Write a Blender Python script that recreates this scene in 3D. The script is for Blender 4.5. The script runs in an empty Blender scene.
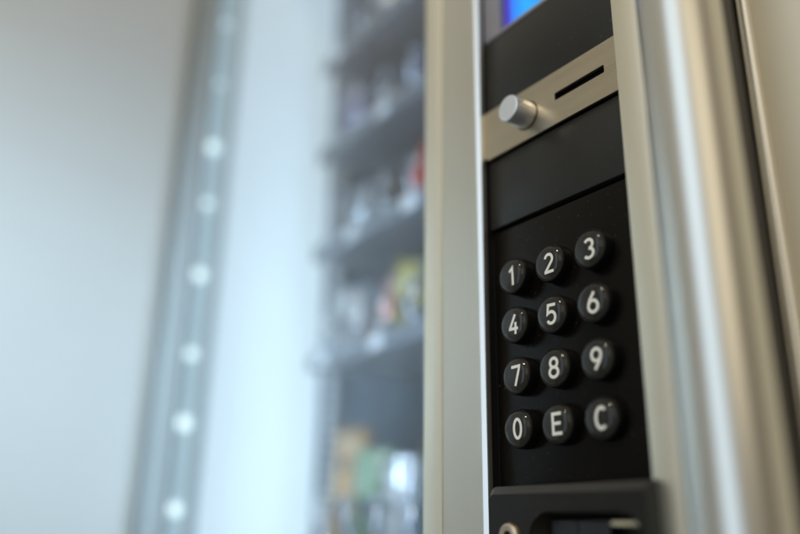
import bpy, bmesh, math, random
from mathutils import Vector, Matrix
random.seed(7)
S = bpy.context.scene
COL = S.collection
ZB = 1.25                       # height of the lens above the floor, metres
PI = math.pi

def W(x, y, z):                 # millimetres on the machine front -> metres
    return Vector((x/1000, y/1000, z/1000 + ZB))

# ------------------------------------------------------------------ materials
def new_mat(name):
    m = bpy.data.materials.new(name); m.use_nodes = True
    return m, m.node_tree.nodes, m.node_tree.links, m.node_tree.nodes['Principled BSDF']

def mat(name, col, rough=.5, metal=0., bump=0., bscale=400., var=0., vscale=60., stretch=(1,1,1), rvar=0.,
        emit=None, estr=0., coat=0., spec=None, dust=0.):
    m, N, L, p = new_mat(name)
    p.inputs['Base Color'].default_value = (*col, 1)
    p.inputs['Roughness'].default_value = rough
    p.inputs['Metallic'].default_value = metal
    if coat: p.inputs['Coat Weight'].default_value = coat; p.inputs['Coat Roughness'].default_value = .08
    if spec is not None: p.inputs['Specular IOR Level'].default_value = spec
    if emit: p.inputs['Emission Color'].default_value = (*emit, 1); p.inputs['Emission Strength'].default_value = estr
    if bump or var or rvar:
        tc = N.new('ShaderNodeTexCoord'); mp = N.new('ShaderNodeMapping'); mp.inputs['Scale'].default_value = stretch
        L.new(tc.outputs['Object'], mp.inputs['Vector'])
    if var or rvar:
        n = N.new('ShaderNodeTexNoise'); n.inputs['Scale'].default_value = vscale; n.inputs['Detail'].default_value = 6
        L.new(mp.outputs[0], n.inputs['Vector'])
        if var:
            mx = N.new('ShaderNodeMix'); mx.data_type = 'RGBA'
            mx.inputs['A'].default_value = (*[c*(1-var) for c in col], 1)
            mx.inputs['B'].default_value = (*[min(1, c*(1+var)) for c in col], 1)
            L.new(n.outputs['Fac'], mx.inputs['Factor']); L.new(mx.outputs['Result'], p.inputs['Base Color'])
        if rvar:
            mr = N.new('ShaderNodeMapRange'); mr.inputs['To Min'].default_value = rough-rvar; mr.inputs['To Max'].default_value = rough+rvar
            L.new(n.outputs['Fac'], mr.inputs['Value']); L.new(mr.outputs[0], p.inputs['Roughness'])
    if dust:                                   # scattered specks of dust and fine marks
        nd = N.new('ShaderNodeTexNoise'); nd.inputs['Scale'].default_value = 620; nd.inputs['Detail'].default_value = 2
        L.new(mp.outputs[0], nd.inputs['Vector'])
        rd = N.new('ShaderNodeMapRange'); rd.inputs['From Min'].default_value = .70; rd.inputs['From Max'].default_value = .78
        rd.inputs['To Max'].default_value = dust; L.new(nd.outputs['Fac'], rd.inputs['Value'])
        md = N.new('ShaderNodeMix'); md.data_type = 'RGBA'; md.inputs['B'].default_value = (.45,.42,.36,1)
        if p.inputs['Base Color'].is_linked: L.new(p.inputs['Base Color'].links[0].from_socket, md.inputs['A'])
        else: md.inputs['A'].default_value = (*col,1)
        L.new(rd.outputs[0], md.inputs['Factor']); L.new(md.outputs['Result'], p.inputs['Base Color'])
    if bump:
        n2 = N.new('ShaderNodeTexNoise'); n2.inputs['Scale'].default_value = bscale; n2.inputs['Detail'].default_value = 4
        L.new(mp.outputs[0], n2.inputs['Vector'])
        b = N.new('ShaderNodeBump'); b.inputs['Strength'].default_value = bump; b.inputs['Distance'].default_value = .0004
        L.new(n2.outputs['Fac'], b.inputs['Height']); L.new(b.outputs[0], p.inputs['Normal'])
    return m

def clear_mat(name, tint, ior, rough, gloss=1.):
    m, N, L, p = new_mat(name)
    N.remove(p)
    out = [n for n in N if n.type == 'OUTPUT_MATERIAL'][0]
    t = N.new('ShaderNodeBsdfTransparent'); t.inputs['Color'].default_value = (*tint, 1)
    g = N.new('ShaderNodeBsdfGlossy'); g.inputs['Roughness'].default_value = rough
    g.inputs['Color'].default_value = (gloss, gloss, gloss, 1)
    f = N.new('ShaderNodeFresnel')
    geo = N.new('ShaderNodeNewGeometry'); io = N.new('ShaderNodeMapRange')     # same reflectance from both faces of the sheet
    io.inputs['To Min'].default_value = ior; io.inputs['To Max'].default_value = 1/ior
    L.new(geo.outputs['Backfacing'], io.inputs['Value']); L.new(io.outputs[0], f.inputs['IOR'])
    x = N.new('ShaderNodeMixShader')
    L.new(f.outputs[0], x.inputs['Fac']); L.new(t.outputs[0], x.inputs[1]); L.new(g.outputs[0], x.inputs[2])
    L.new(x.outputs[0], out.inputs['Surface'])
    return m

M = {}
M['alu'] = mat('satin_aluminium', (.78,.72,.58), .42, 1., bump=.06, bscale=900, var=.05, vscale=90, stretch=(1,1,.03), rvar=.05)
M['alu_grey'] = mat('grey_aluminium', (.70,.665,.575), .40, 1., bump=.06, bscale=900, var=.06, vscale=90, stretch=(1,1,.03), rvar=.05)
M['trim'] = mat('pale_aluminium', (.90,.84,.70), .44, 1., bump=.06, bscale=900, var=.05, vscale=90, stretch=(1,1,.03), rvar=.05)
M['column'] = mat('polished_aluminium', (.66,.64,.585), .28, 1., bump=.03, bscale=1200, var=.04, vscale=120, stretch=(1,1,.02), rvar=.04)
M['edge'] = mat('bright_edge', (.80,.80,.78), .36, .9, var=.03)
M['bead'] = mat('silver_bead', (.95,.94,.91), .26, .85, var=.03)
M['steel'] = mat('brushed_steel', (.54,.465,.345), .30, 1., bump=.14, bscale=700, var=.22, vscale=120, stretch=(.06,1,1), rvar=.12)
M['knob'] = mat('turned_aluminium', (.84,.87,.91), .36, .85, bump=.04, bscale=1500, var=.05, vscale=300)
M['panel'] = mat('black_panel', (.017,.0155,.012), .36, 0., bump=.02, bscale=1500, var=.25, vscale=38, rvar=.13, spec=.36, dust=.14)
M['keypad'] = mat('black_keypad', (.0045,.0036,.0026), .24, 0., bump=.02, bscale=1500, var=.3, vscale=34, rvar=.12, spec=.13, dust=.08)
M['recess'] = mat('dark_recess', (.006,.006,.007), .5, 0., var=.2)
M['gap'] = mat('gap_brown', (.022,.017,.013), .55, 0., var=.2)  # brown-black of the gap; also paints the shading along the column's edge
M['blue_edge'] = mat('panel_edge', (.03,.033,.042), .25, 0., var=.1)  # bluish reflection along the panel's edge is put into this colour
M['key'] = mat('black_key', (.005,.005,.005), .42, 0., var=.3, vscale=300, spec=.2)
M['keyface'] = mat('key_face', (.012,.010,.007), .5, 0., var=1., vscale=1700, spec=.12)
M['legend'] = mat('printed_legend', (.95,.92,.84), .5, 0., var=.06, vscale=900)
M['lens'] = clear_mat('clear_lens', (.97,.97,.96), 1.43, .045)
M['glass'] = clear_mat('pane_glass', (.97,.985,.985), 1.45, .0)
M['coin'] = mat('coin_black', (.009,.008,.006), .34, 0., bump=.05, bscale=1800, var=.25, vscale=60, rvar=.1, spec=.3, dust=.12)
M['coin_bevel'] = mat('coin_bevel_lit', (.035,.035,.034), .5, 0., bump=.05, bscale=1800, var=.2, vscale=90)  # lighter copy of the face black: ceiling reflection put into the colour
M['brass'] = mat('lock_brass', (.62,.52,.40), .4, 1., var=.08, vscale=300)
M['ivory'] = mat('ivory_plastic', (.52,.47,.33), .45, 0., var=.08, vscale=200)
M['cabinet'] = mat('cabinet_paint', (.88,.80,.63), .40, .15, bump=.06, bscale=700, var=.04, vscale=30, rvar=.04)
M['inside'] = mat('cabinet_inside', (.17,.215,.30), .5, 0., var=.15, vscale=20)
M['tray'] = mat('shelf_tray', (.30,.33,.39), .4, .4, var=.1, vscale=40)
M['lip'] = mat('price_strip', (.17,.20,.25), .35, 0., var=.1, vscale=40)
M['tag'] = mat('price_tag', (.75,.80,.88), .4, 0., var=.06, vscale=100)
M['wire'] = mat('coil_wire', (.74,.79,.88), .12, 1., var=.05)
M['rail'] = mat('rail_steel', (.26,.33,.44), .35, .5, var=.08, vscale=60)
M['glint'] = mat('rail_glint', (.86,.90,.97), .2, .3, var=.04)  # pale bumps added to imitate glints along the rail
M['strip'] = mat('led_strip_base', (.42,.52,.54), .4, 0., var=.12, vscale=60, emit=(.58,.78,.84), estr=.40)  # slight glow added to the base to lighten it between the LEDs
M['rubber'] = mat('grey_gasket', (.36,.44,.47), .5, 0., var=.1, vscale=60)
M['led'] = mat('led_lens', (.9,.95,.95), .3, 0., emit=(.80,.98,1.), estr=1.4, var=.02)
M['wall'] = mat('painted_wall', (.56,.575,.575), .55, 0., bump=.12, bscale=260, var=.03, vscale=14, rvar=.05)
M['stile'] = mat('stile_paint', (.27,.30,.315), .5, 0., bump=.1, bscale=400, var=.04, vscale=20)
M['bezel'] = mat('display_bezel', (.30,.28,.30), .35, 0., var=.08, vscale=120)  # grey bezel; the glass reflection over it is put into the tint

# liner glow is put into its material: stronger low, fading upwards, slightly uneven
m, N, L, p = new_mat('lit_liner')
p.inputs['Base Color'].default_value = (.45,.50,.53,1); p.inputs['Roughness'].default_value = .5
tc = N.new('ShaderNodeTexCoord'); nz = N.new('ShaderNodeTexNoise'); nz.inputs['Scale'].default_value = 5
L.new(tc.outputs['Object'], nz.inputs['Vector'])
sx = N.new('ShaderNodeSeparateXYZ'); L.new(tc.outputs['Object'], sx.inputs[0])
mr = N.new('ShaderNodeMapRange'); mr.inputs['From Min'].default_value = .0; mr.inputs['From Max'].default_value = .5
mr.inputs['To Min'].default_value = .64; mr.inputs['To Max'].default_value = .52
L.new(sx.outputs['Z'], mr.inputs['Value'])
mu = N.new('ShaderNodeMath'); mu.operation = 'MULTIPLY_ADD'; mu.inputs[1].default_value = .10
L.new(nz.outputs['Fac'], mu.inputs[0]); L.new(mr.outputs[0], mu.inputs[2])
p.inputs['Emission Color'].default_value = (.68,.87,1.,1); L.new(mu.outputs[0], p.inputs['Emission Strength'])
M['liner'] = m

# LCD: blue backlight with a violet fringe at its left edge
m, N, L, p = new_mat('lcd_blue')
p.inputs['Base Color'].default_value = (.01,.02,.06,1); p.inputs['Roughness'].default_value = .2
tc = N.new('ShaderNodeTexCoord'); sx = N.new('ShaderNodeSeparateXYZ'); L.new(tc.outputs['Object'], sx.inputs[0])
mr = N.new('ShaderNodeMapRange'); mr.inputs['From Min'].default_value = -.215; mr.inputs['From Max'].default_value = -.180
L.new(sx.outputs['X'], mr.inputs['Value'])
cr = N.new('ShaderNodeValToRGB'); L.new(mr.outputs[0], cr.inputs[0])
cr.color_ramp.elements[0].color = (.07,.04,.55,1); cr.color_ramp.elements[1].color = (.02,.25,1,1)
e = cr.color_ramp.elements.new(.08); e.color = (.02,.22,1.,1)
e = cr.color_ramp.elements.new(.32); e.color = (.01,.42,1.,1)
L.new(cr.outputs[0], p.inputs['Emission Color']); p.inputs['Emission Strength'].default_value = 1.0
M['lcd'] = m

# ------------------------------------------------------------------ mesh helpers
def link(name, bm, m, parent=None, smooth=False, origin=(0,0,0), recalc=True):
    """origin in mm: the object's own origin; geometry in bm is in mm relative to it."""
    for v in bm.verts: v.co = v.co/1000
    if recalc: bmesh.ops.recalc_face_normals(bm, faces=bm.faces)
    me = bpy.data.meshes.new(name); bm.to_mesh(me); bm.free()
    me.materials.append(M[m] if isinstance(m, str) else m)
    if smooth:
        for f in me.polygons: f.use_smooth = True
        if smooth != 'all': me.set_sharp_from_angle(angle=math.radians(35))
    o = bpy.data.objects.new(name, me); COL.objects.link(o)
    o.parent = parent
    o.location = (origin[0]/1000, origin[1]/1000, origin[2]/1000)
    return o

def box(bm, x0, x1, y0, y1, z0, z1, bev=0., seg=2):
    r = bmesh.ops.create_cube(bm, size=1)
    for v in r['verts']:
        v.co = Vector(((x0+x1)/2 + v.co.x*(x1-x0), (y0+y1)/2 + v.co.y*(y1-y0), (z0+z1)/2 + v.co.z*(z1-z0)))
    if bev:
        es = list({e for v in r['verts'] for e in v.link_edges})
        bmesh.ops.bevel(bm, geom=es, offset=bev, segments=seg, profile=.5, affect='EDGES')
    return bm

def bx(*a, **k): return box(bmesh.new(), *a, **k)

def lathe(prof, seg=48, axis='Y', bm=None, c=(0,0,0), cap=True):
    bm = bm or bmesh.new(); rings = []
    for r, h in prof:
        if r < 1e-6:
            p = {'Y':(0,h,0),'Z':(0,0,h)}[axis]; rings.append([bm.verts.new(Vector(p)+Vector(c))]); continue
        ring = []
        for i in range(seg):
            a = 2*PI*i/seg
            p = (r*math.cos(a), h, r*math.sin(a)) if axis == 'Y' else (r*math.cos(a), r*math.sin(a), h)
            ring.append(bm.verts.new(Vector(p)+Vector(c)))
        rings.append(ring)
    for A, B in zip(rings, rings[1:]):
        for i in range(seg):
            j = (i+1) % seg
            if len(A) == 1: bm.faces.new((A[0], B[i], B[j]))
            elif len(B) == 1: bm.faces.new((A[i], A[j], B[0]))
            else: bm.faces.new((A[i], A[j], B[j], B[i]))
    return bm

def extrude_xy(pts, z0, z1):
    """closed outline in plan, extruded upright"""
    bm = bmesh.new()
    a = [bm.verts.new((x,y,z0)) for x,y in pts]; b = [bm.verts.new((x,y,z1)) for x,y in pts]
    n = len(pts)
    for i in range(n): bm.faces.new((a[i], a[(i+1)%n], b[(i+1)%n], b[i]))
    bm.faces.new(a[::-1]); bm.faces.new(b)
    return bm

def tube(bm, pts, r, seg=8):
    prev = None
    for k, p in enumerate(pts):
        p = Vector(p); t = (Vector(pts[min(k+1,len(pts)-1)]) - Vector(pts[max(k-1,0)])).normalized()
        u = t.orthogonal().normalized() if abs(t.x) > .9 else Vector((1,0,0)).cross(t).normalized()
        w = t.cross(u)
        ring = [bm.verts.new(p + (u*math.cos(2*PI*i/seg) + w*math.sin(2*PI*i/seg))*r) for i in range(seg)]
        if prev:
            for i in range(seg): bm.faces.new((prev[i], prev[(i+1)%seg], ring[(i+1)%seg], ring[i]))
        prev = ring
    return bm

# ------------------------------------------------------------------ printed characters as constant-width strokes (x, z in mm)
def arc(cx, cz, rx, rz, a0, a1, n=20):
    return [(cx + rx*math.cos(math.radians(a0+(a1-a0)*i/n)), cz + rz*math.sin(math.radians(a0+(a1-a0)*i/n))) for i in range(n+1)]
H, Wd = 3.65, 2.1
GLYPH = {
 '1': [[(-1.45,1.95),(.35,3.55),(.35,-H-.5)]],
 '2': [arc(0,1.6,1.95,2.05,165,-25) + [(-1.95,-3.45),(-1.95,-H)], [(-2.45,-H),(2.35,-H)]],
 '3': [arc(-.1,1.85,1.9,1.8,150,-90), arc(-.1,-1.75,2.15,1.9,90,-150)],
 '4': [[(.75,H+.5),(-2.15,-1.55),(-2.15,-1.75),(2.5,-1.75)], [(1.05,.9),(1.05,-H-.5)]],
 '5': [[(2.2,H),(-1.55,H),(-1.85,.25),(-1.3,.62)] + arc(.0,-1.35,2.1,2.3,118,-150)],
 '6': [arc(0,-1.45,2.1,2.2,0,360,32), [(.95,H+.3),(.4,3.0),(-1.1,1.3),(-1.85,-.2),(-2.1,-1.45)]],
 '7': [[(-2.45,H),(2.1,H),(1.9,2.6),(-.55,-H-.5)]],
 '8': [arc(0,1.85,1.75,1.75,0,360,32), arc(0,-1.75,2.1,1.9,0,360,32)],
 '9': [arc(0,1.45,2.1,2.2,0,360,32), [(-.95,-H-.3),(-.4,-3.0),(1.1,-1.3),(1.85,.2),(2.1,1.45)]],
 '0': [arc(0,0,1.95,H,0,360,40)],
 'E': [[(2.3,H),(-1.9,H),(-1.9,-H),(2.35,-H)], [(-1.9,.1),(1.9,.1)]],
 'C': [arc(.1,0,2.35,H,48,312,30)],
}
def glyph(bm, ch, cx, y, cz, sw=1.12, sc=1.):
    for k, st in enumerate(GLYPH[ch]):
        pts = [Vector((cx+a*sc, 0, cz+b*sc)) for a, b in st]
        closed = (pts[0]-pts[-1]).length < 1e-4
        if closed: pts = pts[:-1]
        n = len(pts); Lv, Rv = [], []
        for i, p in enumerate(pts):
            a = pts[i-1] if (i or closed) else None
            b = pts[(i+1)%n] if (i < n-1 or closed) else None
            d1 = (p-a).normalized() if a is not None else None
            d2 = (b-p).normalized() if b is not None else None
            if d1 is None: d1 = d2
            if d2 is None: d2 = d1
            n1 = Vector((-d1.z,0,d1.x)); n2 = Vector((-d2.z,0,d2.x)); nn = (n1+n2)
            nn = nn.normalized() if nn.length > 1e-6 else n1
            nn = nn / max(.5, nn.dot(n1))
            yy = y - .015*k
            Lv.append(bm.verts.new((p.x+nn.x*sw/2, yy, p.z+nn.z*sw/2))); Rv.append(bm.verts.new((p.x-nn.x*sw/2, yy, p.z-nn.z*sw/2)))
        for i in range(n if closed else n-1):
            j = (i+1)%n
            bm.faces.new((Lv[i], Lv[j], Rv[j], Rv[i]))
    return bm

def empty(name, parent=None, loc=(0,0,0)):
    o = bpy.data.objects.new(name, None); COL.objects.link(o); o.parent = parent; o.location = loc
    o.empty_display_size = .05
    return o

def tag(o, label=None, cat=None, group=None, kind=None):
    if label: o['label'] = label
    if cat: o['category'] = cat
    if group: o['group'] = group
    if kind: o['kind'] = kind
    return o

# ------------------------------------------------------------------ the vending machine
vm = empty('vending_machine', loc=(0,0,ZB))
tag(vm, 'vending machine with black keypad panel, rounded aluminium column and lit glass front', 'vending machine')
ZL, ZH = -520, 640

# stile between the window and the controls
link('door_frame', extrude_xy([(-255.0,-.5),(-231.2,0),(-231.2,55),(-255.0,55)], ZL, ZH), 'alu_grey', vm)
link('window_trim', bx(-268,-255.2,-1.0,40,ZL,ZH,bev=.5), 'trim', vm, smooth=True)
link('edge_trim', extrude_xy([(-231.1,-.35),(-230.5,-.30),(-228.6,.62),(-228.5,1.3),(-228.9,3.4),(-231.1,3.4)], ZL, ZH), 'edge', vm)
link('recess_side', bx(-231,-229.2,3.6,60,ZL,ZH), 'recess', vm)

# controls: upper panels, groove, keypad panel
link('panel_backing', bx(-229,-140.8,14,20,-60,ZH), 'recess', vm)
link('upper_panel', bx(-228.6,-147,4.2,9,178.1,215.0,bev=.4), 'panel', vm, smooth=True)
link('lower_panel', bx(-228.2,-147,4.6,9,121.2,153.2,bev=.5), 'panel', vm, smooth=True)
link('keypad_panel', bx(-227.2,-147,5.4,12,-8,119.4,bev=.5), 'keypad', vm, smooth=True)
link('panel_edge_strip', bx(-229.0,-227.5,6.9,12,-8,119.0,bev=.3), 'blue_edge', vm, smooth=True)

# display
db = bmesh.new()
box(db,-228.6,-217.5,4.0,12,215.4,330,bev=.4); box(db,-217.5,-147,4.0,12,215.4,217.2,bev=.4)
disp = link('display', db, 'bezel', vm, smooth=True)
link('display_screen', bx(-217.3,-147,7.5,10,217.4,330), 'lcd', disp)

# steel plate with a real slot through it
def rounded(x0,x1,z0,z1,r,n=6,corners=(1,1,1,1)):
    out = []
    for (cx,cz,a0,on) in ((x1-r,z1-r,0,corners[0]),(x0+r,z1-r,90,corners[1]),(x0+r,z0+r,180,corners[2]),(x1-r,z0+r,270,corners[3])):
        if on: out += [(cx+r*math.cos(math.radians(a0+90*i/n)), cz+r*math.sin(math.radians(a0+90*i/n))) for i in range(n+1)]
        else: out.append({0:(x1,z1),90:(x0,z1),180:(x0,z0),270:(x1,z0)}[a0])
    return out
def plate_with_hole(outer, hole, y0, y1):
    bm = bmesh.new(); loops = []
    for pts in (outer, hole):
        vs = [bm.verts.new((x,y0,z)) for x,z in pts]; loops.append(vs)
        for i in range(len(vs)): bm.edges.new((vs[i], vs[(i+1)%len(vs)]))
    bmesh.ops.triangle_fill(bm, use_beauty=True, edges=bm.edges[:])
    fs = bm.faces[:]
    r = bmesh.ops.extrude_face_region(bm, geom=fs)
    for v in r['geom']:
        if isinstance(v, bmesh.types.BMVert): v.co.y = y1
    return bm
plate = link('card_plate', plate_with_hole(rounded(-229.0,-147,153.9,177.5,3.2,corners=(0,0,1,0)),
                                   rounded(-186.0,-160.4,164.4,167.7,.5), 3.0, 4.4), 'steel', vm)
mo = plate.modifiers.new('bevel','BEVEL'); mo.width = .0004; mo.segments = 2; mo.limit_method = 'ANGLE'
link('card_slot', bx(-190,-156,6.5,9,160,172), 'recess', plate)
kb = lathe([(5.3,3.2),(5.3,2.3),(5.8,2.1),(5.8,-7.0),(5.5,-7.75),(4.95,-8.0),(4.5,-7.95),(0,-7.85)], 56)
kn = link('push_knob', kb, 'knob', vm, smooth=True, origin=(-201.9,0,164.8))

link('knob_collar', lathe([(5.75,2.95),(6.35,2.9),(6.35,3.3)], 48), 'recess', kn)
# keys
ROWS = ['123','456','789','0EC']
body_prof = [(7.15,5.8),(7.1,2.2),(7.0,1.35),(6.86,.95),(6.7,.78),(6.55,.76),(6.45,.85),(6.4,.95)]
face_prof = [(6.41,.95),(3,.95),(0,.95)]
lens_prof = [(6.45*x, .72-1.9*(1-x**6)) for x in (1,.985,.97,.95,.93,.91,.89,.87,.84,.81,.78,.74,.69,.62,.53,.4,.2,0)]
body_me = face_me = lens_me = None
for r, row in enumerate(ROWS):
    for c, ch in enumerate(row):
        X, Z = -211.4 + 20*c, 95.9 - 20.1*r
        if body_me is None:
            k = link('key', lathe(body_prof, 56), 'key', vm, smooth=True, origin=(X,0,Z)); body_me = k.data
            fo = link('key_face', lathe(face_prof, 56), 'keyface', k); face_me = fo.data
            lo = link('key_lens', lathe(lens_prof, 56), 'lens', k, smooth='all'); lens_me = lo.data
            first, f0, l0 = k, fo, lo
        else:
            k = first.copy(); COL.objects.link(k); k.location = (X/1000,0,Z/1000); k.parent = vm
            for src in (f0, l0):
                q = src.copy(); COL.objects.link(q); q.parent = k
        k.rotation_euler = (random.uniform(-.02,.02), random.uniform(-.05,.05), random.uniform(-.02,.02)); k.location.y += random.uniform(-.0002,.0002)
        k.scale = (1.07,1,1.05)
        k['label'] = f'round black key marked {ch}'
        link('key_legend', glyph(bmesh.new(), ch, -.3, .89, 0, sw=1.12, sc=.91), 'legend', k, recalc=False)

# coin module below the keypad
def coin_outline(inset):
    return rounded(-222.8+inset,-150.7-inset*.02,-60,14.6-inset,3.4-inset*.3,corners=(0,1,0,0))
bm = bmesh.new()
la = [bm.verts.new((x,5.5,z)) for x,z in coin_outline(0)]
lb = [bm.verts.new((x,-3.4,z)) for x,z in coin_outline(0)]
lc = [bm.verts.new((x,-6.8,z)) for x,z in coin_outline(2.9)]
n = len(la)
for A, B in ((la,lb),(lb,lc)):
    for i in range(n): bm.faces.new((A[i],A[(i+1)%n],B[(i+1)%n],B[i]))
coin = link('coin_module', bm, 'coin_bevel', vm)
# its face is a plate with a dished mouth
mouth = rounded(-199.5,-152.0,-55,5.6,9,n=8,corners=(1,1,0,0))
link('coin_face', plate_with_hole(coin_outline(2.95), mouth, -7.0, -6.0), 'coin', coin)
bm = bmesh.new()
m1 = [bm.verts.new((x,-6.4,z)) for x,z in mouth]
m2 = [bm.verts.new((x,-2.4,z)) for x,z in rounded(-195.5,-152.3,-55,3.9,6,n=8,corners=(1,1,0,0))]
m3 = [bm.verts.new((x,2.0,z)) for x,z in rounded(-193.2,-152.5,-55,2.4,3,n=8,corners=(1,1,0,0))]
for A, B in ((m1,m2),(m2,m3)):
    for i in range(len(A)): bm.faces.new((A[i],A[(i+1)%len(A)],B[(i+1)%len(A)],B[i]))
bm.faces.new(m3)
link('coin_mouth', bm, 'coin', coin, smooth=True)
slot = bmesh.new(); box(slot,-192.6,-181.2,-3.2,1.5,-40,3.0,bev=.3); box(slot,-180.8,-167.6,-3.2,1.5,-40,3.0,bev=.3)
link('coin_slot', slot, 'recess', coin, smooth=True)
link('return_lever', bx(-165.0,-153.6,-6.0,-1,1.3,2.7,bev=.5), 'ivory', coin, smooth=True)
ring = lathe([(2.3,-6.6),(2.3,-8.6),(3.9,-8.9),(4.7,-8.3),(4.9,-6.8)], 40)
link('lock_ring', ring, 'brass', coin, smooth=True, origin=(-208.7,0,-2.9))
link('lock_core', lathe([(0,-7.6),(2.2,-7.6),(2.2,-6.5)], 32), 'recess', coin, origin=(-208.7,0,-2.9))

# right of the controls: flat strip, rounded column, gap, cabinet side
link('side_strip', bx(-152.5,-140.9,-.2,30,ZL,ZH,bev=.5), 'alu', vm, smooth=True)
def column_outline(cx, cy, r, a0, a1, n=40):
    return [(cx+r*math.cos(math.radians(a0+(a1-a0)*i/n)), cy+r*math.sin(math.radians(a0+(a1-a0)*i/n))) for i in range(n+1)]
co = column_outline(-117.6,-9.5,14.3,-215,-8)
link('rounded_column', extrude_xy(co + [(-117.6,-9.5),(-117.6,60),(-140.7,70),(-140.7,-.8)] , ZL, ZH), 'column', vm, smooth=True)
link('column_shade_edge', extrude_xy(column_outline(-117.5,-9.4,14.15,-8,60,20) + [(-116.4,4.0),(-117.4,4.0),(-117.4,-9.4)], ZL, ZH), 'gap', vm, smooth=True)  # dark strip added to shade the column's right edge, not a separate part
link('gap_backing', bx(-116.3,-100,44,48,ZL,ZH), 'gap', vm)
link('cabinet_panel', extrude_xy([(420,20),(-110.6,20),(-110.6,42),(420,42)], ZL, ZH), 'cabinet', vm)
link('panel_edge', extrude_xy(column_outline(-112.6,19.4,2.2,0,-180,14) + [(-114.8,42),(-110.8,42),(-110.8,19.4)], ZL, ZH), 'bead', vm, smooth=True)

# glass door and lit cabinet
link('window_pane', bx(-602,-262,8,12,-500,620), 'glass', vm)
link('far_stile', bx(-760,-603.5,0,7,ZL,ZH,bev=2,seg=3), 'stile', vm, smooth=True)
cab = bmesh.new()
box(cab,-640,-264,600,606,-505,625); box(cab,-268.2,-262,60,600,-505,625); box(cab,-640,-268.4,41,600,620,626); box(cab,-640,-268.4,41,600,-506,-500)
link('cabinet_shell', cab, 'inside', vm)
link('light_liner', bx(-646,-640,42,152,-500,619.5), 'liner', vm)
link('rear_liner', bx(-646,-640,182,600,-500,619.5), 'inside', vm)
link('liner_gasket', bx(-641,-633,33,41.5,-500,619.5), 'rubber', vm)
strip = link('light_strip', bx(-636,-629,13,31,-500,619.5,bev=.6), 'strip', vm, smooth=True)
led0 = None
for i in range(-6, 8):
    z = 10.5 + 65.6*i
    if led0 is None:
        led0 = link('light_emitter', lathe([(0,5),(2.6,4.5),(4.2,3.2),(5.2,1.0),(5.2,0)], 20, axis='Z'), 'led', strip, smooth='all')
        led0.rotation_euler = (0, PI/2, 0); q = led0
    else:
        q = led0.copy(); COL.objects.link(q); q.parent = strip
    z += (0,3,-4,2,5,-3)[i%6]; sc = (1.,1.12,.92,1.05,.78,1.1)[i%6] if i < 6 else .5
    q.location = (-.629, .021, z/1000); q.scale = (sc,sc,sc)
# slotted rail that carries the shelves
rb = bmesh.new(); box(rb,-641,-636,153,180,-500,619)
rail = link('shelf_rail', rb, 'rail', vm)
sb = bmesh.new()
for i in range(100):
    z = -470 + 10.6*i
    lathe([(4.3*math.cos(t), 4.3*math.sin(t)) for t in (0,.35,.7,1.05,1.35)], 14, axis='Z', bm=sb, c=(0,0,0))
    sb.verts.ensure_lookup_table()
    for v in sb.verts[-70:]:
        x, y, zz = v.co; v.co = Vector((-636+zz, 166+y*1.5, z+x))
link('rail_glints', sb, 'glint', rail, smooth='all')

# shelves: tray, price strip, tags, coils
SHELF_Z = [-130,-18,136,238,338,438]
COLX = [-561+41*k for k in range(7)]
for si, z in enumerate(SHELF_Z):
    tb = bmesh.new(); box(tb,-590,-269,118,590,z-3,z)
    for x in COLX[:-1]: box(tb, x+19.6, x+21.2, 125, 585, z+.2, z+24)
    sh = link('shelf', tb, 'tray', vm)
    link('price_strip', bx(-590,-269,112,117.6,z-9,z+6,bev=1), 'lip', sh, smooth=True)
    for ci, x in enumerate(COLX):
        if (ci*7+si*3) % 5 < 2: link('price_tag', bx(x-7,x+7,109.6,111.6,z-8,z+4,bev=.4), 'tag', sh)
        cb = bmesh.new(); turns = 9
        tube(cb, [(x+16*math.cos(a), 104+ (a/(2*PI))*40, z+20+18.5*math.sin(a)) for a in [2*PI*turns*i/(turns*22) for i in range(turns*22+1)]], 2.0, 6)
        link('coil', cb, 'wire', sh, smooth='all')

# ------------------------------------------------------------------ goods on the shelves
def pmat(name, a, b, rough=.17, metal=.5, scale=42.):
    m, N, L, p = new_mat(name)
    tc = N.new('ShaderNodeTexCoord'); n = N.new('ShaderNodeTexNoise'); n.inputs['Scale'].default_value = scale; n.inputs['Detail'].default_value = 3
    L.new(tc.outputs['Object'], n.inputs['Vector'])
    cr = N.new('ShaderNodeValToRGB'); L.new(n.outputs['Fac'], cr.inputs[0])
    cr.color_ramp.elements[0].position = .36; cr.color_ramp.elements[1].position = .66
    cr.color_ramp.elements[0].color = (.05,.06,.085,1); cr.color_ramp.elements[1].color = (*b,1)
    e = cr.color_ramp.elements.new(.46); e.color = (*a,1)
    e = cr.color_ramp.elements.new(.56); e.color = (*[.5*x+.1 for x in a],1)
    L.new(cr.outputs[0], p.inputs['Base Color']); p.inputs['Roughness'].default_value = rough; p.inputs['Metallic'].default_value = metal
    n2 = N.new('ShaderNodeTexNoise'); n2.inputs['Scale'].default_value = 70; L.new(tc.outputs['Object'], n2.inputs['Vector'])
    bp = N.new('ShaderNodeBump'); bp.inputs['Strength'].default_value = .6; bp.inputs['Distance'].default_value = .004
    L.new(n2.outputs['Fac'], bp.inputs['Height']); L.new(bp.outputs[0], p.inputs['Normal'])
    return m
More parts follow.
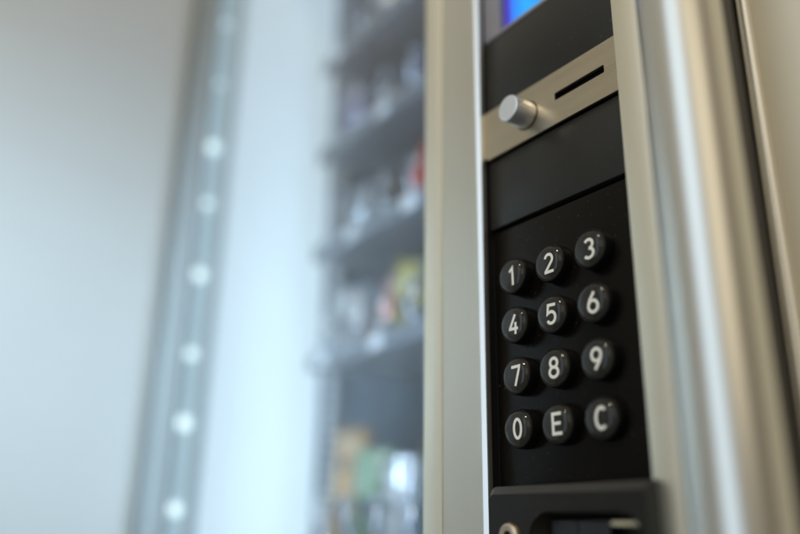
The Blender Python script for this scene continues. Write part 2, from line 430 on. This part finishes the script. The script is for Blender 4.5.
def bag_mesh(w, h, d):
    bm = bmesh.new(); nx, nz = 14, 18
    def side(sgn):
        g = []
        for j in range(nz+1):
            row = []
            for i in range(nx+1):
                u, v = i/nx*2-1, j/nz*2-1
                t = max(0,(1-abs(u)**2.4))**.6 * max(0,(1-abs(v)**3))**.6
                wr = 1 + .10*math.sin(9*u+4*v*sgn)*math.sin(7*v)
                ww = w*(1-.06*(1-abs(v)**4))
                row.append(bm.verts.new((u*ww/2, sgn*(d/2*t*wr+.3), (v+1)/2*h)))
            g.append(row)
        for j in range(nz):
            for i in range(nx):
                f = (g[j][i],g[j][i+1],g[j+1][i+1],g[j+1][i])
                bm.faces.new(f if sgn < 0 else f[::-1])
        return g
    A, B = side(-1), side(1)
    for j in range(nz): 
        bm.faces.new((A[j][0],A[j+1][0],B[j+1][0],B[j][0])); bm.faces.new((A[j][nx],B[j][nx],B[j+1][nx],A[j+1][nx]))
    for i in range(nx):
        bm.faces.new((A[0][i],B[0][i],B[0][i+1],A[0][i+1])); bm.faces.new((A[nz][i],A[nz][i+1],B[nz][i+1],B[nz][i]))
    return bm
def put(name, bm, m, x, y, z, label, cat, group, rz=0, rx=0, smooth='all'):
    o = link(name, bm, m, None, smooth=smooth); o.location = W(x,y,z); o.rotation_euler = (rx,0,rz)
    return tag(o, label, cat, group)
def bottle(x, y, z, colm, capm, label, group):
    o = put('drink_bottle', lathe([(0,0),(14,0),(17,2),(17,26),(15.5,29),(17,32),(17,56),(15,66),(9.5,75),(7,79),(7,84)], 32, axis='Z'),
            colm, x, y, z, label, 'bottle', group)
    link('cap', lathe([(0,92),(7.3,92),(7.8,90.5),(7.8,83.6),(7.1,83.3)], 24, axis='Z'), capm, o, smooth=True)
    return o
def can(x, y, z, m, label, group):
    o = put('drink_can', lathe([(0,2),(13,2),(15,0),(17.5,4),(17.5,60),(14.5,66),(14.5,67.5),(13.4,67.5),(12.8,65.5),(0,65.5)], 32, axis='Z'), m, x, y, z, label, 'can', group, smooth=True)
    return o
PM = dict(
 red=pmat('red_foil',(.62,.03,.04),(.75,.16,.14)), grey=pmat('silver_foil',(.34,.38,.44),(.55,.60,.68),.22,.6),
 blue=pmat('blue_foil',(.05,.09,.22),(.16,.22,.38)), dark=pmat('dark_wrap',(.035,.038,.05),(.10,.10,.12)),
 yellow=pmat('yellow_wrap',(.60,.52,.10),(.66,.62,.30)), green=pmat('green_wrap',(.22,.36,.24),(.62,.68,.60),.4,.1),
 orange=pmat('orange_wrap',(.48,.28,.12),(.50,.40,.26),.4,.1), white=pmat('white_wrap',(.62,.66,.72),(.74,.76,.78)),
 pink=pmat('pink_wrap',(.62,.26,.26),(.66,.52,.50)), lilac=pmat('lilac_wrap',(.30,.30,.48),(.46,.48,.60)),
 brown=pmat('brown_wrap',(.12,.07,.05),(.22,.15,.11)), teal=pmat('teal_wrap',(.07,.20,.24),(.20,.34,.38)))
CN = dict(red='red',grey='silver',blue='dark blue',dark='black',yellow='yellow',green='green and white',orange='orange',white='white',
          pink='pale pink',lilac='lilac',brown='brown',teal='teal')
ORD = ['leftmost','second','third','fourth','fifth','sixth','rightmost']
SHN = {5:'highest shelf', 4:'second shelf down', 3:'third shelf down', 2:'fourth shelf down', 1:'fifth shelf down', 0:'lowest shelf'}
PLAN = {5:['grey','white','dark','grey','lilac','dark','blue'],
        4:['lilac','grey','blue','dark','grey','brown','grey'],
        3:['grey','dark','red','yellow','blue','grey','white'],
        2:['white','pink','yellow','blue','lilac','white','blue'],
        1:['orange','green','white','teal','brown','dark','grey'],
        0:['blue','grey','dark','white','brown','teal','grey']}
KIND = {5:'bag',4:'bag',3:'bag',2:'bar',1:'bag',0:'can'}
SPECIAL = {(3,2):'bar',(1,2):'can',(2,0):'bag',(4,1):'bar',(3,3):'bar',(2,4):'can',(4,0):'can'}
HT = {5:80,4:80,3:80,2:78,1:92,0:80}
for si, cols in PLAN.items():
    z = SHELF_Z[si]
    for ci, cn in enumerate(cols[:7]):
        for dep in range(2 if ci < 3 else 1):
            x = COLX[ci]; kd = SPECIAL.get((si,ci), KIND[si])
            y = 142 + dep*86 + random.uniform(-4,4)
            where = f'{ORD[ci]} coil of the {SHN[si]}' + (', behind' if dep else '')
            hh = HT[si]*random.uniform(.78,1.14); rz = random.uniform(-.6,.6); rx = random.uniform(-.2,.02)
            if kd == 'bottle':
                bottle(x, y, z+.6, PM[cn], PM['red'] if si == 2 else PM['white'], f'{CN[cn]} drink bottle on the {where}', 'drink bottles on the shelves')
            elif kd == 'can':
                can(x, y, z+.4, PM[cn], f'{CN[cn]} drink can on the {where}', 'drink cans on the shelves')
            elif kd == 'bar':
                put('snack_bar', bag_mesh(31, hh, 16), PM[cn], x, y, z+.6, f'{CN[cn]} wrapped snack bar on the {where}', 'snack bar', 'snack bars on the shelves', rz=rz, rx=rx)
            else:
                put('snack_bag', bag_mesh(36, hh, 26), PM[cn], x, y, z+.6, f'{CN[cn]} foil snack bag on the {where}', 'snack bag', 'snack bags on the shelves', rz=rz, rx=rx)

# ------------------------------------------------------------------ the wall the machine stands against
wp = [(-690,-1.7)] + column_outline(-689.5,-18,37,26,0,12) + [(-652.5,-150)] + column_outline(-702.5,-700,50,0,-90,8) + [(-900,-750),(-900,-1.7)]
wall = link('wall', extrude_xy(wp, -700, 900), 'wall', None, smooth=True); wall.location = (0,0,ZB)
tag(wall, kind='structure')

# ------------------------------------------------------------------ light
wd = bpy.data.worlds.new('World'); S.world = wd; wd.use_nodes = True
N, L = wd.node_tree.nodes, wd.node_tree.links
bg = N['Background']; tc = N.new('ShaderNodeTexCoord'); sx = N.new('ShaderNodeSeparateXYZ'); L.new(tc.outputs['Generated'], sx.inputs[0])
mr = N.new('ShaderNodeMapRange'); mr.inputs['From Min'].default_value = -1; L.new(sx.outputs['Z'], mr.inputs['Value'])
cr = N.new('ShaderNodeValToRGB'); L.new(mr.outputs[0], cr.inputs[0])
cr.color_ramp.elements[0].position = .25; cr.color_ramp.elements[0].color = (.155,.135,.105,1)
cr.color_ramp.elements[1].position = .85; cr.color_ramp.elements[1].color = (.59,.545,.44,1)
e = cr.color_ramp.elements.new(.5); e.color = (.355,.333,.275,1)
dt = N.new('ShaderNodeVectorMath'); dt.operation = 'DOT_PRODUCT'; dt.inputs[1].default_value = (.5,.866,0)
L.new(tc.outputs['Generated'], dt.inputs[0])
r2 = N.new('ShaderNodeValToRGB'); r2.color_ramp.interpolation = 'EASE'
m2 = N.new('ShaderNodeMapRange'); m2.inputs['From Min'].default_value = -1; L.new(dt.outputs['Value'], m2.inputs['Value']); L.new(m2.outputs[0], r2.inputs[0])
r2.color_ramp.elements[0].position = .48; r2.color_ramp.elements[0].color = (1,1,1,1)
r2.color_ramp.elements[1].position = .92; r2.color_ramp.elements[1].color = (.10,.085,.07,1)
e = r2.color_ramp.elements.new(.66); e.color = (.62,.57,.51,1)
mm = N.new('ShaderNodeMix'); mm.data_type = 'RGBA'; mm.blend_type = 'MULTIPLY'; mm.inputs['Factor'].default_value = 1
L.new(cr.outputs[0], mm.inputs['A']); L.new(r2.outputs[0], mm.inputs['B']); L.new(mm.outputs['Result'], bg.inputs['Color'])
bg.inputs['Strength'].default_value = .80

def lamp(name, loc, aim, sx_, sy_, power, col):
    d = bpy.data.lights.new(name, 'AREA'); d.shape = 'RECTANGLE'; d.size = sx_; d.size_y = sy_; d.energy = power; d.color = col
    o = bpy.data.objects.new(name, d); COL.objects.link(o); o.location = loc
    o.rotation_euler = (Vector(aim)-Vector(loc)).to_track_quat('-Z','Y').to_euler()
    return o
col_pos = W(-117,-20,80)
lamp('window_lamp', col_pos + Vector((.08,-1.,.10))*1.5, col_pos, .84, 2.4, 8.6, (.60,.79,1.))
lamp('ceiling_lamp', W(190,-570,1320), W(-190,0,60), .22, .22, 6.5, (1.,.86,.62))
lamp('cabinet_fill', W(-274,70,60), W(-520,230,60), .03, 1.1, 2.0, (.58,.76,1.))  # unseen light added behind the frame to brighten the goods and liner
lamp('side_lamp', W(900,-900,640), W(-90,20,160), .75, .9, 1.7, (1.,.86,.62))
wl = lamp('wall_fill', W(-150,-900,550), W(-652,-65,80), .25, .25, .80, (.60,.84,1.)); wl.data.spread = math.radians(34)  # added narrow beam that brightens only the wall

# ------------------------------------------------------------------ camera
cd = bpy.data.cameras.new('camera'); cam = bpy.data.objects.new('camera', cd); COL.objects.link(cam); S.camera = cam
R = Matrix(((.57715073,.25549353,.77564173),(.81649471,-.19830562,-.54222807),(.01527835,.94625469,-.32306135)))
cam.matrix_world = Matrix.Translation(W(0,-202,0)) @ R.to_4x4()
cd.sensor_fit = 'HORIZONTAL'; cd.sensor_width = 36; cd.lens = 762/800*36
cd.clip_start = .01; cd.clip_end = 100
cd.dof.use_dof = True; cd.dof.focus_distance = .290; cd.dof.aperture_fstop = 2.5
cd.dof.aperture_blades = 0

S.view_settings.view_transform = 'Standard'; S.view_settings.look = 'None'; S.view_settings.exposure = 0; S.view_settings.gamma = 1
S.render.engine = 'CYCLES'
S.cycles.use_denoising = True
S.cycles.max_bounces = 8; S.cycles.transparent_max_bounces = 16
S.cycles.caustics_reflective = False; S.cycles.caustics_refractive = False
